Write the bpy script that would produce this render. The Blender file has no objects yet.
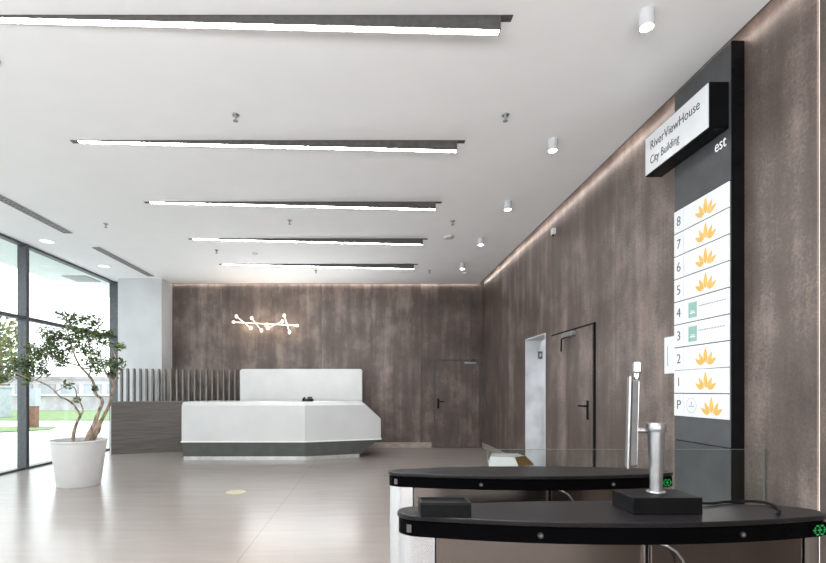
import bpy, bmesh, math, random
from mathutils import Vector, Matrix
random.seed(7)
sc = bpy.context.scene
COL = sc.collection
PI = math.pi

# ------------------------------------------------------------------ camera
FPX, VX, VY, EYE = 480.0, 370.0, 390.0, 1.40
cam_d = bpy.data.cameras.new('camera'); cam = bpy.data.objects.new('camera', cam_d); COL.objects.link(cam)
cam.location = (0, 0, EYE); cam.rotation_euler = (PI/2, 0, 0)
cam_d.sensor_width = 36; cam_d.lens = FPX/826*36
cam_d.shift_x = (413-VX)/826; cam_d.shift_y = (VY-281.5)/826
cam_d.clip_start = .05; cam_d.clip_end = 500
sc.camera = cam
def P(px, py, Y):                       # a photo measurement turned into a real point at depth Y
    return Vector(((px-VX)/FPX*Y, Y, EYE+(VY-py)/FPX*Y))

# ------------------------------------------------------------------ light, exposure
sc.view_settings.view_transform = 'Standard'; sc.view_settings.look = 'None'
sc.view_settings.gamma = 1; sc.view_settings.use_curve_mapping = False
sc.view_settings.exposure = 1.05
sc.cycles.use_denoising = True
sc.cycles.max_bounces = 10; sc.cycles.diffuse_bounces = 6; sc.cycles.transparent_max_bounces = 16
sc.cycles.sample_clamp_indirect = 6.0
LIN, DOWN, COVE, DISC = 26.0, 50.0, 12.0, .5      # radiance of the lamps
w = bpy.data.worlds.new('sky'); sc.world = w; w.use_nodes = True
nt = w.node_tree; nt.nodes.clear()
wo = nt.nodes.new('ShaderNodeOutputWorld'); bg = nt.nodes.new('ShaderNodeBackground')
tc = nt.nodes.new('ShaderNodeTexCoord'); sp = nt.nodes.new('ShaderNodeSeparateXYZ'); rp = nt.nodes.new('ShaderNodeValToRGB')
nt.links.new(tc.outputs['Generated'], sp.inputs[0]); nt.links.new(sp.outputs['Z'], rp.inputs[0])
rp.color_ramp.elements[0].position = 0.0; rp.color_ramp.elements[0].color = (.97, .99, 1, 1)
rp.color_ramp.elements[1].position = .9; rp.color_ramp.elements[1].color = (.80, .90, 1, 1)
nt.links.new(rp.outputs[0], bg.inputs[0]); bg.inputs[1].default_value = 1.85
nt.links.new(bg.outputs[0], wo.inputs[0])

def area(name, loc, rot, sx, sy, power, color=(1, 1, 1)):
    d = bpy.data.lights.new(name, 'AREA'); d.shape = 'RECTANGLE'; d.size = sx; d.size_y = sy
    d.energy = power; d.color = color
    o = bpy.data.objects.new(name, d); COL.objects.link(o); o.location = loc; o.rotation_euler = rot
    return o
# the rows of ceiling lamps carry on behind the camera
for i in range(2):
    area('ceiling_lamp_light', (-1.0, 1.65-1.65*i, 3.90), (0, 0, 0), 4.0, .1, 75, (.97, .99, 1))
# added uplights to brighten the ceiling, behind the viewer and above the back panel
area('added_uplight', (-1.6, -2.4, 1.7), (math.radians(180-40), 0, 0), 7.0, 1.2, 215, (.96, .985, 1))
area('added_uplight', (-1.58, 11.05, 1.93), (math.radians(180-50), 0, PI), 2.6, .12, 20, (.97, .99, 1))
# portals help the daylight through the glazing
pl = area('window_portal', (-6.3, 4.2, 2.0), (0, -PI/2, 0), 4.0, 14.6, 1); pl.data.cycles.is_portal = True

# ------------------------------------------------------------------ helpers
ORG = {}
class MB:
    def __init__(s): s.bm = bmesh.new()
    def poly(s, pts, faces):
        v = [s.bm.verts.new(p) for p in pts]
        for f in faces:
            try: s.bm.faces.new([v[i] for i in f])
            except ValueError: pass
        return s
    def box(s, x0, x1, y0, y1, z0, z1, M=None):
        pts = [Vector((x, y, z)) for z in (z0, z1) for x, y in ((x0, y0), (x1, y0), (x1, y1), (x0, y1))]
        if M: pts = [M @ p for p in pts]
        return s.poly(pts, [(3, 2, 1, 0), (4, 5, 6, 7), (0, 1, 5, 4), (1, 2, 6, 5), (2, 3, 7, 6), (3, 0, 4, 7)])
    def rings(s, rings, caps=True):
        n = len(rings[0]); vs = [[s.bm.verts.new(p) for p in r] for r in rings]
        for a, b in zip(vs, vs[1:]):
            for i in range(n):
                s.bm.faces.new((a[i], a[(i+1) % n], b[(i+1) % n], b[i]))
        if caps:
            s.bm.faces.new(list(reversed(vs[0]))); s.bm.faces.new(vs[-1])
        return s
    def prism(s, outline, z0, z1):
        return s.rings([[Vector((x, y, z0)) for x, y in outline], [Vector((x, y, z1)) for x, y in outline]])
    def tube(s, pts, rad, n=8):
        pts = [Vector(p) for p in pts]
        if not hasattr(rad, '__len__'): rad = [rad]*len(pts)
        rings = []
        ref = None
        for i, p in enumerate(pts):
            t = (pts[min(i+1, len(pts)-1)]-pts[max(i-1, 0)]).normalized()
            if ref is None: ref = Vector((0, 0, 1)) if abs(t.z) < .9 else Vector((1, 0, 0))
            u = (ref - t*ref.dot(t)).normalized(); v = t.cross(u); ref = u
            rings.append([p+(u*math.cos(2*PI*k/n)+v*math.sin(2*PI*k/n))*rad[i] for k in range(n)])
        return s.rings(rings)
    def lathe(s, c, prof, n=32, M=None):           # prof: (r, z) from bottom to top
        rings = []
        for r, z in prof:
            ring = [Vector((r*math.cos(2*PI*k/n), r*math.sin(2*PI*k/n), z)) for k in range(n)]
            ring = [(M @ p if M else p)+Vector(c) for p in ring]
            rings.append(ring)
        return s.rings(rings)
    def build(s, name, m, parent=None, bevel=0, smooth=True, recalc=True):
        if recalc: bmesh.ops.recalc_face_normals(s.bm, faces=s.bm.faces)
        me = bpy.data.meshes.new(name)
        if parent is not None: org = ORG[parent.as_pointer()]
        else:
            vs = [v.co for v in s.bm.verts]
            org = Vector(((min(v.x for v in vs)+max(v.x for v in vs))/2, (min(v.y for v in vs)+max(v.y for v in vs))/2, min(v.z for v in vs)))
        for v in s.bm.verts: v.co -= org
        s.bm.to_mesh(me); s.bm.free()
        o = bpy.data.objects.new(name, me); COL.objects.link(o)
        me.materials.append(m)
        if smooth:
            for p in me.polygons: p.use_smooth = True
            me.set_sharp_from_angle(angle=math.radians(32))
        if parent is not None: o.parent = parent
        else: o.location = org
        ORG[o.as_pointer()] = org.copy()
        if bevel:
            b = o.modifiers.new('bevel', 'BEVEL'); b.width = bevel; b.segments = 2; b.limit_method = 'ANGLE'; b.harden_normals = True
        return o
def tag(o, label=None, cat=None, group=None, kind=None):
    if label: o['label'] = label
    if cat: o['category'] = cat
    if group: o['group'] = group
    if kind: o['kind'] = kind
    return o
def empty(name, loc, label=None, cat=None, group=None, kind=None):
    o = bpy.data.objects.new(name, None); COL.objects.link(o); o.location = loc; o.empty_display_size = .1
    ORG[o.as_pointer()] = Vector(loc)
    return tag(o, label, cat, group, kind)
def copy_tree(o, parent=None):
    c = o.copy(); COL.objects.link(c); c.parent = parent
    for ch in list(o.children): copy_tree(ch, c)
    return c
def text(name, s, m, parent, origin, rot, size, ext=.001, align='LEFT', offset=0, sx=1):
    c = bpy.data.curves.new(name, 'FONT'); c.body = s; c.size = size; c.extrude = ext; c.align_x = align; c.offset = offset
    c.materials.append(m)
    tmp = bpy.data.objects.new(name, c)
    me = bpy.data.meshes.new_from_object(tmp); bpy.data.objects.remove(tmp)
    o = bpy.data.objects.new(name, me); COL.objects.link(o)
    o.parent = parent; o.location = Vector(origin)-ORG[parent.as_pointer()]; o.rotation_euler = rot; o.scale = (sx, 1, 1)
    return o

# ------------------------------------------------------------------ materials
def mat(name, color, rough=.5, metal=0, spec=.5, emit=0, ecol=None, coat=0):
    m = bpy.data.materials.new(name); m.use_nodes = True
    b = m.node_tree.nodes['Principled BSDF']
    b.inputs['Base Color'].default_value = (*color, 1); b.inputs['Roughness'].default_value = rough
    b.inputs['Metallic'].default_value = metal; b.inputs['Specular IOR Level'].default_value = spec
    b.inputs['Coat Weight'].default_value = coat
    if emit:
        b.inputs['Emission Color'].default_value = (*(ecol or color), 1); b.inputs['Emission Strength'].default_value = emit
    return m
def srgb(r, g, b):
    return tuple(((c/255+.055)/1.055)**2.4 if c > 10 else c/255/12.92 for c in (r, g, b))
def nodes(m):
    t = m.node_tree; return t, t.nodes, t.links, t.nodes['Principled BSDF']
def noisy(m, scale, c0, c1, stretch=(1, 1, 1), detail=4, p0=.35, p1=.65, bump=0, rough=None):
    t, N, L, b = nodes(m)
    g = N.new('ShaderNodeNewGeometry'); mp = N.new('ShaderNodeMapping'); mp.inputs['Scale'].default_value = stretch
    n = N.new('ShaderNodeTexNoise'); n.inputs['Scale'].default_value = scale; n.inputs['Detail'].default_value = detail
    r = N.new('ShaderNodeValToRGB'); r.color_ramp.elements[0].position = p0; r.color_ramp.elements[1].position = p1
    r.color_ramp.elements[0].color = (*c0, 1); r.color_ramp.elements[1].color = (*c1, 1)
    L.new(g.outputs['Position'], mp.inputs[0]); L.new(mp.outputs[0], n.inputs[0]); L.new(n.outputs['Fac'], r.inputs[0]); L.new(r.outputs[0], b.inputs['Base Color'])
    if bump:
        bp = N.new('ShaderNodeBump'); bp.inputs['Strength'].default_value = bump; bp.inputs['Distance'].default_value = .01
        L.new(n.outputs['Fac'], bp.inputs['Height']); L.new(bp.outputs[0], b.inputs['Normal'])
    return m

def wall_material():
    m = mat('stained_metal_panel', (.15, .12, .11), .42, 0.25, .5)
    t, N, L, b = nodes(m)
    g = N.new('ShaderNodeNewGeometry'); s = N.new('ShaderNodeSeparateXYZ'); L.new(g.outputs['Position'], s.inputs[0])
    def math_(op, a, b_=None):
        n = N.new('ShaderNodeMath'); n.operation = op
        for i, v in enumerate((a, b_)):
            if v is None: continue
            if isinstance(v, (int, float)): n.inputs[i].default_value = v
            else: L.new(v, n.inputs[i])
        return n.outputs[0]
    u = math_('ADD', s.outputs['X'], s.outputs['Y'])
    pan = math_('FLOOR', math_('DIVIDE', math_('ADD', u, .375), 1.21))
    wn = N.new('ShaderNodeTexWhiteNoise'); wn.noise_dimensions = '1D'; L.new(pan, wn.inputs['W'])
    zz = math_('ADD', s.outputs['Z'], math_('MULTIPLY', wn.outputs['Value'], 37.0))
    def vec(a, b_, c):
        n = N.new('ShaderNodeCombineXYZ')
        for i, v in enumerate((a, b_, c)):
            if isinstance(v, (int, float)): n.inputs[i].default_value = v
            else: L.new(v, n.inputs[i])
        return n.outputs[0]
    def noise(v, scale, detail=4, rough=.6):
        n = N.new('ShaderNodeTexNoise'); n.inputs['Scale'].default_value = scale; n.inputs['Detail'].default_value = detail; n.inputs['Roughness'].default_value = rough
        L.new(v, n.inputs[0]); return n.outputs['Fac']
    streak = noise(vec(math_('MULTIPLY', u, 2.6), 0, math_('MULTIPLY', zz, .22)), 1.6, 4, .55)
    fine = noise(vec(math_('MULTIPLY', u, 5), 0, math_('MULTIPLY', zz, .9)), 2.5, 5, .65)
    cloud = noise(vec(u, 3.0, zz), 1.6, 6, .65)
    spk = noise(vec(u, 1.0, zz), 45, 3, .7)
    tot = math_('ADD', math_('ADD', math_('MULTIPLY', streak, .31), math_('MULTIPLY', cloud, .38)), math_('ADD', math_('MULTIPLY', fine, .11), math_('MULTIPLY', spk, .20)))
    tot = math_('ADD', tot, math_('MULTIPLY', math_('SUBTRACT', wn.outputs['Value'], .5), .05))
    r = N.new('ShaderNodeValToRGB'); L.new(tot, r.inputs[0])
    e = r.color_ramp.elements
    e[0].position = .36; e[0].color = (*srgb(62, 54, 51), 1)
    e[1].position = .66; e[1].color = (*srgb(150, 135, 128), 1)
    k = e.new(.50); k.color = (*srgb(93, 82, 77), 1)
    # thin joints between the panels
    fr = math_('FRACT', math_('DIVIDE', math_('ADD', u, .375), 1.21))
    j = math_('LESS_THAN', fr, .004)
    mx = N.new('ShaderNodeMix'); mx.data_type = 'RGBA'
    L.new(j, mx.inputs['Factor']); L.new(r.outputs[0], mx.inputs[6]); mx.inputs[7].default_value = (*srgb(70, 62, 58), 1)
    L.new(mx.outputs[2], b.inputs['Base Color'])
    rr = N.new('ShaderNodeMapRange'); L.new(cloud, rr.inputs[0]); rr.inputs[3].default_value = .34; rr.inputs[4].default_value = .56
    L.new(rr.outputs[0], b.inputs['Roughness'])
    bp = N.new('ShaderNodeBump'); bp.inputs['Strength'].default_value = .12; bp.inputs['Distance'].default_value = .004
    L.new(spk, bp.inputs['Height']); L.new(bp.outputs[0], b.inputs['Normal'])
    return m
M_WALL = wall_material()

def floor_material():
    m = mat('stone_tile', srgb(208, 199, 191), .22, 0, .28)
    t, N, L, b = nodes(m)
    g = N.new('ShaderNodeNewGeometry'); mp = N.new('ShaderNodeMapping'); mp.inputs['Scale'].default_value = (.7, 5, 1)
    L.new(g.outputs['Position'], mp.inputs[0])
    n = N.new('ShaderNodeTexNoise'); n.inputs['Scale'].default_value = 1.6; n.inputs['Detail'].default_value = 7; n.inputs['Roughness'].default_value = .6
    L.new(mp.outputs[0], n.inputs[0])
    r = N.new('ShaderNodeValToRGB'); L.new(n.outputs['Fac'], r.inputs[0])
    r.color_ramp.elements[0].position = .25; r.color_ramp.elements[0].color = (*srgb(141, 133, 128), 1)
    r.color_ramp.elements[1].position = .75; r.color_ramp.elements[1].color = (*srgb(149, 141, 136), 1)
    s = N.new('ShaderNodeSeparateXYZ'); L.new(g.outputs['Position'], s.inputs[0])
    def joint(axis, off, per, wd):
        a = N.new('ShaderNodeMath'); a.operation = 'ADD'; L.new(s.outputs[axis], a.inputs[0]); a.inputs[1].default_value = off
        d = N.new('ShaderNodeMath'); d.operation = 'DIVIDE'; L.new(a.outputs[0], d.inputs[0]); d.inputs[1].default_value = per
        f = N.new('ShaderNodeMath'); f.operation = 'FRACT'; L.new(d.outputs[0], f.inputs[0])
        l = N.new('ShaderNodeMath'); l.operation = 'LESS_THAN'; L.new(f.outputs[0], l.inputs[0]); l.inputs[1].default_value = wd/per
        return l.outputs[0]
    jx = joint('X', 1.083+6, 6.0, .005); jy = joint('Y', 24-4.98+.8*4, .8, .003)
    hy = N.new('ShaderNodeMath'); hy.operation = 'MULTIPLY'; L.new(jy, hy.inputs[0]); hy.inputs[1].default_value = .25
    mxm = N.new('ShaderNodeMath'); mxm.operation = 'MAXIMUM'; L.new(jx, mxm.inputs[0]); L.new(hy.outputs[0], mxm.inputs[1])
    mx = N.new('ShaderNodeMix'); mx.data_type = 'RGBA'; L.new(mxm.outputs[0], mx.inputs['Factor']); L.new(r.outputs[0], mx.inputs[6]); mx.inputs[7].default_value = (*srgb(120, 108, 98), 1)
    L.new(mx.outputs[2], b.inputs['Base Color'])
    rr = N.new('ShaderNodeMapRange'); L.new(n.outputs['Fac'], rr.inputs[0]); rr.inputs[3].default_value = .17; rr.inputs[4].default_value = .30
    L.new(rr.outputs[0], b.inputs['Roughness'])
    return m
M_FLOOR = floor_material()
M_CEIL = noisy(mat('ceiling_paint', (.88, .88, .88), .85, spec=.2), 3, (.885, .888, .892), (.90, .903, .907))
M_COLUMN = noisy(mat('column_paint', srgb(205, 207, 210), .6), 2, srgb(198, 200, 203), srgb(206, 208, 211))
M_BASEB = noisy(mat('baseboard_stone', srgb(170, 156, 146), .3), 6, srgb(150, 136, 127), srgb(178, 165, 155), (1, 1, 4))
M_FRAME = noisy(mat('anthracite_aluminium', srgb(78, 80, 84), .4, .3), 20, srgb(72, 74, 78), srgb(84, 86, 90))
M_WHITE = noisy(mat('white_solid_surface', srgb(222, 223, 222), .32), 2, srgb(196, 197, 197), srgb(202, 203, 203))
M_CAB = noisy(mat('white_lacquer_panel', srgb(206, 210, 208), .3), 2, srgb(196, 197, 196), srgb(203, 204, 203))
M_LIP = noisy(mat('bright_white_edge', srgb(232, 232, 231), .3), 2, srgb(230, 230, 229), srgb(235, 235, 234))
M_BASE = noisy(mat('grey_green_plinth', srgb(104, 107, 103), .4), 4, srgb(88, 91, 88), srgb(98, 101, 97))
M_TOE = noisy(mat('brushed_plinth', srgb(200, 200, 198), .3, .3), 8, srgb(190, 190, 188), srgb(208, 208, 206))
M_WOOD = noisy(mat('dark_grey_wood', srgb(92, 84, 80), .5), 2.2, srgb(74, 68, 65), srgb(100, 92, 88), (.8, .8, 14), 6, .3, .7)
M_FIN = noisy(mat('taupe_metal_fin', srgb(120, 114, 110), .4, .3), 6, srgb(112, 106, 102), srgb(128, 121, 117))
M_BLACK = noisy(mat('black_plastic', srgb(16, 16, 17), .45, spec=.1), 40, srgb(10, 10, 11), srgb(15, 15, 16))
M_LID = noisy(mat('black_stone_lid', srgb(30, 30, 31), .32, spec=.25), 60, srgb(20, 19, 20), srgb(27, 26, 27))
M_RIM = noisy(mat('black_gloss_rim', srgb(14, 14, 15), .12, spec=.02), 40, srgb(5, 5, 6), srgb(6, 6, 7))
M_HOUS = noisy(mat('dark_lamp_housing', srgb(78, 76, 75), .5), 20, srgb(72, 70, 69), srgb(84, 82, 81))
M_DIR = noisy(mat('dark_grey_glass_panel', srgb(66, 68, 71), .14), 6, srgb(66, 68, 70), srgb(72, 74, 76))
M_SIDE = noisy(mat('black_panel_side', srgb(14, 14, 15), .25, spec=.1), 6, srgb(12, 12, 13), srgb(17, 17, 18))
M_PLATE = noisy(mat('white_plate', srgb(226, 228, 231), .35), 6, srgb(206, 208, 211), srgb(212, 214, 217))
M_GOLD = noisy(mat('gold_logo', srgb(219, 170, 72), .5), 20, srgb(204, 162, 74), srgb(214, 174, 92))
M_TEAL = noisy(mat('teal_logo', srgb(108, 158, 148), .5), 20, srgb(122, 162, 154), srgb(132, 170, 162))
M_GREY = noisy(mat('grey_print', srgb(150, 156, 158), .6), 20, srgb(146, 152, 154), srgb(155, 160, 162))
M_INK = noisy(mat('dark_print', srgb(48, 50, 52), .6), 20, srgb(45, 47, 49), srgb(52, 54, 56))
M_WLET = noisy(mat('white_letter', srgb(235, 236, 238), .5), 20, srgb(232, 233, 235), srgb(238, 239, 241))
M_SILVER = noisy(mat('satin_silver', srgb(190, 190, 192), .32, .85), 30, srgb(152, 152, 154), srgb(164, 164, 166))
M_CHROME = mat('chrome', srgb(215, 215, 216), .15, 1)
M_POT = noisy(mat('white_pot', srgb(222, 221, 220), .5), 3, srgb(196, 195, 194), srgb(204, 203, 202))
M_SOIL = noisy(mat('soil', srgb(70, 56, 46), .9), 30, srgb(50, 40, 32), srgb(92, 76, 62), bump=.6)
M_BARK = noisy(mat('bark', srgb(122, 98, 82), .85), 22, srgb(92, 76, 66), srgb(178, 158, 140), (1, 1, .35), bump=.5)
M_LEAF = noisy(mat('leaf', srgb(62, 92, 44), .45), 9, srgb(48, 70, 40), srgb(112, 132, 78), detail=3)
M_MARBLE = noisy(mat('light_marble', srgb(190, 192, 196), .35), 3, srgb(176, 178, 182), srgb(204, 206, 210), detail=8)
M_SLAT = noisy(mat('grey_vent_slat', srgb(150, 150, 150), .5), 20, srgb(146, 146, 146), srgb(156, 156, 156))
M_BRASS = mat('warm_brass', srgb(200, 170, 120), .3, 1)
ANI = 0.25
def steel(name='brushed_steel', c0=(112, 104, 98), c1=(122, 114, 108)):
    m = mat(name, srgb(178, 172, 166), .3, 1); m.node_tree.nodes['Principled BSDF'].inputs['Anisotropic'].default_value = .85
    t, N, L, b = nodes(m)
    g = N.new('ShaderNodeNewGeometry'); mp = N.new('ShaderNodeMapping'); mp.inputs['Scale'].default_value = (60, 60, .6)
    n = N.new('ShaderNodeTexNoise'); n.inputs['Scale'].default_value = 3; n.inputs['Detail'].default_value = 3
    L.new(g.outputs['Position'], mp.inputs[0]); L.new(mp.outputs[0], n.inputs[0])
    rr = N.new('ShaderNodeMapRange'); L.new(n.outputs['Fac'], rr.inputs[0]); rr.inputs[3].default_value = .24; rr.inputs[4].default_value = .28
    L.new(rr.outputs[0], b.inputs['Roughness'])
    tg = N.new('ShaderNodeTangent'); tg.direction_type = 'RADIAL'; tg.axis = 'Z'; L.new(tg.outputs[0], b.inputs['Tangent']); b.inputs['Anisotropic Rotation'].default_value = ANI
    r = N.new('ShaderNodeValToRGB'); L.new(n.outputs['Fac'], r.inputs[0])
    r.color_ramp.elements[0].color = (*srgb(*c0), 1); r.color_ramp.elements[1].color = (*srgb(*c1), 1)
    L.new(r.outputs[0], b.inputs['Base Color'])
    return m
M_STEEL = steel(); M_STEEL2 = steel('daylit_column_steel', (192, 192, 194), (206, 206, 208))  # end columns get a lighter steel, window daylight put into its colour
def glow(name, col, s): return mat(name, (.8, .8, .8), .5, emit=s, ecol=col)
M_LIN = glow('lamp_diffuser', (.96, .985, 1), LIN)
M_DOWN = glow('downlight_lens', (1, .98, .95), DOWN)
M_COVE = glow('cove_led', (1, .90, .83), COVE)
M_DISC = glow('recessed_lamp_lens', (1, .97, .92), DISC)
M_BULB = glow('warm_bulb', (1, .78, .55), .5)
M_ROD = glow('warm_light_rod', (1, .74, .50), .22)
M_STRIP = glow('wall_led_line', (1, .90, .80), 2.2)
M_GREEN = mat('green_led', (.005, .06, .015), .4, emit=.16, ecol=(.01, .8, .16))
def glass():
    m = bpy.data.materials.new('clear_glass'); m.use_nodes = True
    N = m.node_tree.nodes; L = m.node_tree.links; N.clear()
    o = N.new('ShaderNodeOutputMaterial'); mx = N.new('ShaderNodeMixShader'); tr = N.new('ShaderNodeBsdfTransparent'); gl = N.new('ShaderNodeBsdfGlossy')
    lw = N.new('ShaderNodeLayerWeight'); lw.inputs['Blend'].default_value = .5
    pw = N.new('ShaderNodeMath'); pw.operation = 'POWER'; pw.inputs[1].default_value = 5; L.new(lw.outputs['Facing'], pw.inputs[0])
    fr = N.new('ShaderNodeMath'); fr.operation = 'MULTIPLY_ADD'; fr.inputs[1].default_value = .45; fr.inputs[2].default_value = .02; L.new(pw.outputs[0], fr.inputs[0])
    tr.inputs[0].default_value = (.96, .985, .975, 1); gl.inputs['Roughness'].default_value = .01; gl.inputs[0].default_value = (1, 1, 1, 1)
    L.new(fr.outputs[0], mx.inputs[0]); L.new(tr.outputs[0], mx.inputs[1]); L.new(gl.outputs[0], mx.inputs[2]); L.new(mx.outputs[0], o.inputs[0])
    return m
M_GLASS = glass()

# ------------------------------------------------------------------ the setting
WX, BY, CZ, LX = 2.74, 11.70, 3.98, -6.05
REAR = -3.0
def struct(name, mb, m, bevel=0, label=None):
    return tag(mb.build(name, m, bevel=bevel), label=label, kind='structure')
struct('floor', MB().box(-6.2, 4.4, REAR-.3, BY+.3, -.2, 0), M_FLOOR)
struct('ceiling', MB().box(-6.2, WX-.085, REAR-.3, BY-.085, CZ, CZ+.07), M_CEIL)
struct('ceiling_upper_slab', MB().box(-6.2, 4.4, REAR-.3, BY+.3, CZ+.18, CZ+.35), M_CEIL)
struct('wall_back', MB().box(-6.2, WX+.3, BY, BY+.3, 0, CZ+.18), M_WALL)
OY0, OY1, OZ = 7.49, 8.47, 2.29
GY0, GY1 = 2.925, 2.943
mb = MB().box(WX, WX+.3, GY1, OY0, 0, CZ+.18).box(WX, WX+.3, OY1, BY, 0, CZ+.18).box(WX, WX+.3, OY0, OY1, OZ, CZ+.18)
mb.box(WX, WX+.3, REAR, GY0, 0, CZ+.18).box(WX+.03, WX+.3, GY0, GY1, 0, CZ+.18)
struct('wall_right', mb, M_WALL)
struct('wall_front', MB().box(-6.2, WX+.3, REAR-.3, REAR, 0, CZ+.18), M_WALL)
struct('wall_far_left', MB().box(-6.2, -5.95, 11.42, BY, 0, CZ), M_FRAME)
# lift lobby recess behind the opening in the right wall
mb = MB().box(WX+.3, 4.4, OY1, OY1+.15, 0, CZ).box(WX, WX+.3, OY1-.012, OY1, 0, OZ)
mb.box(WX+.3, 4.4, 5.6, 5.75, 0, CZ).box(4.25, 4.4, 5.75, OY1, 0, CZ)
struct('wall_recess', mb, M_MARBLE)
struct('trim_1', MB().box(WX-.006, WX+.31, OY0, OY0+.012, 0, OZ-.012).box(WX-.006, WX+.31, OY0, OY1-.013, OZ-.012, OZ), M_COLUMN)
area('lobby_lamp', (3.6, 7.2, 3.8), (0, 0, 0), .5, .5, 26, (.95, .98, 1))
# cove: aluminium edge and LED line above the slab edge
struct('trim_2', MB().box(WX-.09, WX-.083, REAR, BY-.083, CZ-.006, CZ+.07).box(-4.83, WX-.083, BY-.09, BY-.083, CZ-.006, CZ+.07), M_HOUS)
tag(MB().box(WX-.083, WX-.076, REAR, BY-.09, CZ+.004, CZ+.018).build('cove_light', M_COVE), 'warm light line in the ceiling gap along the right wall', 'light strip')
tag(MB().box(-4.81, WX-.09, BY-.083, BY-.076, CZ+.004, CZ+.018).build('cove_light', M_COVE), 'warm light line in the ceiling gap along the back wall', 'light strip')
tag(MB().box(WX+.016, WX+.029, GY0, GY1, 0, CZ).build('vertical_light_line', M_STRIP), 'thin vertical light line in right wall, floor to ceiling', 'light strip')
struct('baseboard_back', MB().box(-4.81, 1.50, BY-.015, BY, 0, .124), M_BASEB)
struct('baseboard_right', MB().box(WX-.015, WX, OY1, BY-.015, 0, .124).box(WX-.015, WX, 2.95, 5.80, 0, .124), M_BASEB)
struct('column', MB().box(-5.83, -4.82, 11.1, BY, 0, CZ), M_COLUMN)

def lever(parent, p, side, horiz):
    """escutcheon + lever on a door; horiz: +1/-1 lever direction"""
    p = Vector(p)
    if side == 'back':
        MB().box(p.x-.022, p.x+.022, p.y-.012, p.y, p.z-.17, p.z+.07).build('handle_plate', M_BLACK, parent, .003)
        MB().tube([p+Vector((0, -.01, 0)), p+Vector((0, -.055, 0)), p+Vector((horiz*.03, -.06, 0)), p+Vector((horiz*.14, -.06, 0))], .011).build('handle', M_BLACK, parent)
    else:
        MB().box(p.x-.012, p.x, p.y-.022, p.y+.022, p.z-.17, p.z+.07).build('handle_plate', M_BLACK, parent, .003)
        MB().tube([p+Vector((-.01, 0, 0)), p+Vector((-.055, 0, 0)), p+Vector((-.06, horiz*.03, 0)), p+Vector((-.06, horiz*.14, 0))], .011).build('handle', M_BLACK, parent)
# door in the back wall
d1 = empty('door_1', (2.1, BY, 0), kind='structure')
MB().box(1.585, 2.655, BY-.028, BY+.01, .01, 2.10).build('door_leaf', M_WALL, d1, .004)
MB().box(1.55, 1.575, BY-.02, BY+.01, 0, 2.15).box(2.665, 2.70, BY-.02, BY+.01, 0, 2.15).box(1.575, 2.665, BY-.02, BY+.01, 2.112, 2.15).build('door_frame', M_HOUS, d1)
MB().box(1.575, 2.665, BY-.018, BY+.005, .0, .012).build('threshold', M_HOUS, d1)
lever(d1, (1.66, BY-.028, 1.12), 'back', 1)
MB().box(2.30, 2.58, BY-.085, BY-.03, 2.03, 2.085).build('closer_body', M_SILVER, d1, .006)
MB().tube([(2.40, BY-.06, 2.10), (2.46, BY-.12, 2.14), (2.56, BY-.05, 2.145)], .01).build('closer_arm', M_SILVER, d1)
# door in the right wall
d2 = empty('door_2', (WX, 6.5, 0), kind='structure')
MB().box(WX-.026, WX+.01, 5.862, 7.20, .01, 2.20).build('door_leaf', M_WALL, d2, .004)
MB().box(WX-.018, WX+.01, 5.828, 5.858, 0, 2.225).box(WX-.012, WX+.01, 7.206, 7.222, 0, 2.225).box(WX-.012, WX+.01, 5.858, 7.206, 2.206, 2.225).build('door_frame', M_BLACK, d2)
lever(d2, (WX-.026, 5.98, 1.20), 'right', 1)
MB().box(WX-.085, WX-.028, 6.32, 6.66, 2.12, 2.185).build('closer_body', M_SILVER, d2, .006)
MB().tube([(WX-.06, 6.60, 2.12), (WX-.10, 6.62, 2.10), (WX-.10, 6.63, 1.93)], .011).build('closer_arm', M_BLACK, d2)

# glazing along the left
for i, (y0, y1) in enumerate(((8.49, 11.42), (5.49, 8.45), (2.49, 5.45), (-.51, 2.45), (-3.0, -.55))):
    e = empty('window_%d' % (i+1), (LX-.08, (y0+y1)/2, 0), kind='structure')
    fr = MB()
    fr.box(LX-.16, LX, y0-.04, y0+.035, 0, CZ)                           # mullion
    fr.box(LX-.14, LX-.02, y0+.035, y1, CZ-.04, CZ).box(LX-.14, LX-.02, y0+.035, y1, 2.64, 2.70).box(LX-.14, LX-.02, y0+.035, y1, 0, .035)
    fr.build('window_frame', M_FRAME, e)
    MB().box(LX-.085, LX-.078, y0+.035, y1, 2.70, CZ-.04).build('upper_pane', M_GLASS, e)
    MB().box(LX-.085, LX-.078, y0+.035, y1, .035, 2.64).build('lower_pane', M_GLASS, e)

# ------------------------------------------------------------------ outside
M_PAVE = noisy(mat('outdoor_paving', srgb(196, 196, 198), .8), 1.2, srgb(190, 187, 184), srgb(202, 199, 196))
M_LAWN = noisy(mat('lawn', srgb(112, 140, 76), .9), 2.5, srgb(96, 118, 66), srgb(124, 142, 94), bump=.5)
M_CANO = noisy(mat('canopy_soffit', srgb(214, 222, 218), .6), 1, srgb(210, 218, 214), srgb(218, 226, 222))
M_FAR1 = noisy(mat('pale_render', srgb(204, 200, 200), .8), .8, srgb(196, 192, 191), srgb(208, 204, 203))
M_FAR2 = noisy(mat('grey_stone_wall', srgb(160, 158, 160), .8), 1.5, srgb(150, 146, 148), srgb(176, 172, 173))
M_FARW = noisy(mat('far_window_glass', srgb(120, 130, 138), .15), 1, srgb(158, 162, 166), srgb(172, 176, 180))
M_RUST = noisy(mat('rust_brown_panel', srgb(150, 108, 86), .7), 5, srgb(108, 72, 56), srgb(128, 92, 74))
M_KIOSK = noisy(mat('pale_blue_grey_metal', srgb(160, 168, 174), .4), 5, srgb(148, 154, 158), srgb(162, 168, 172))
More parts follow.
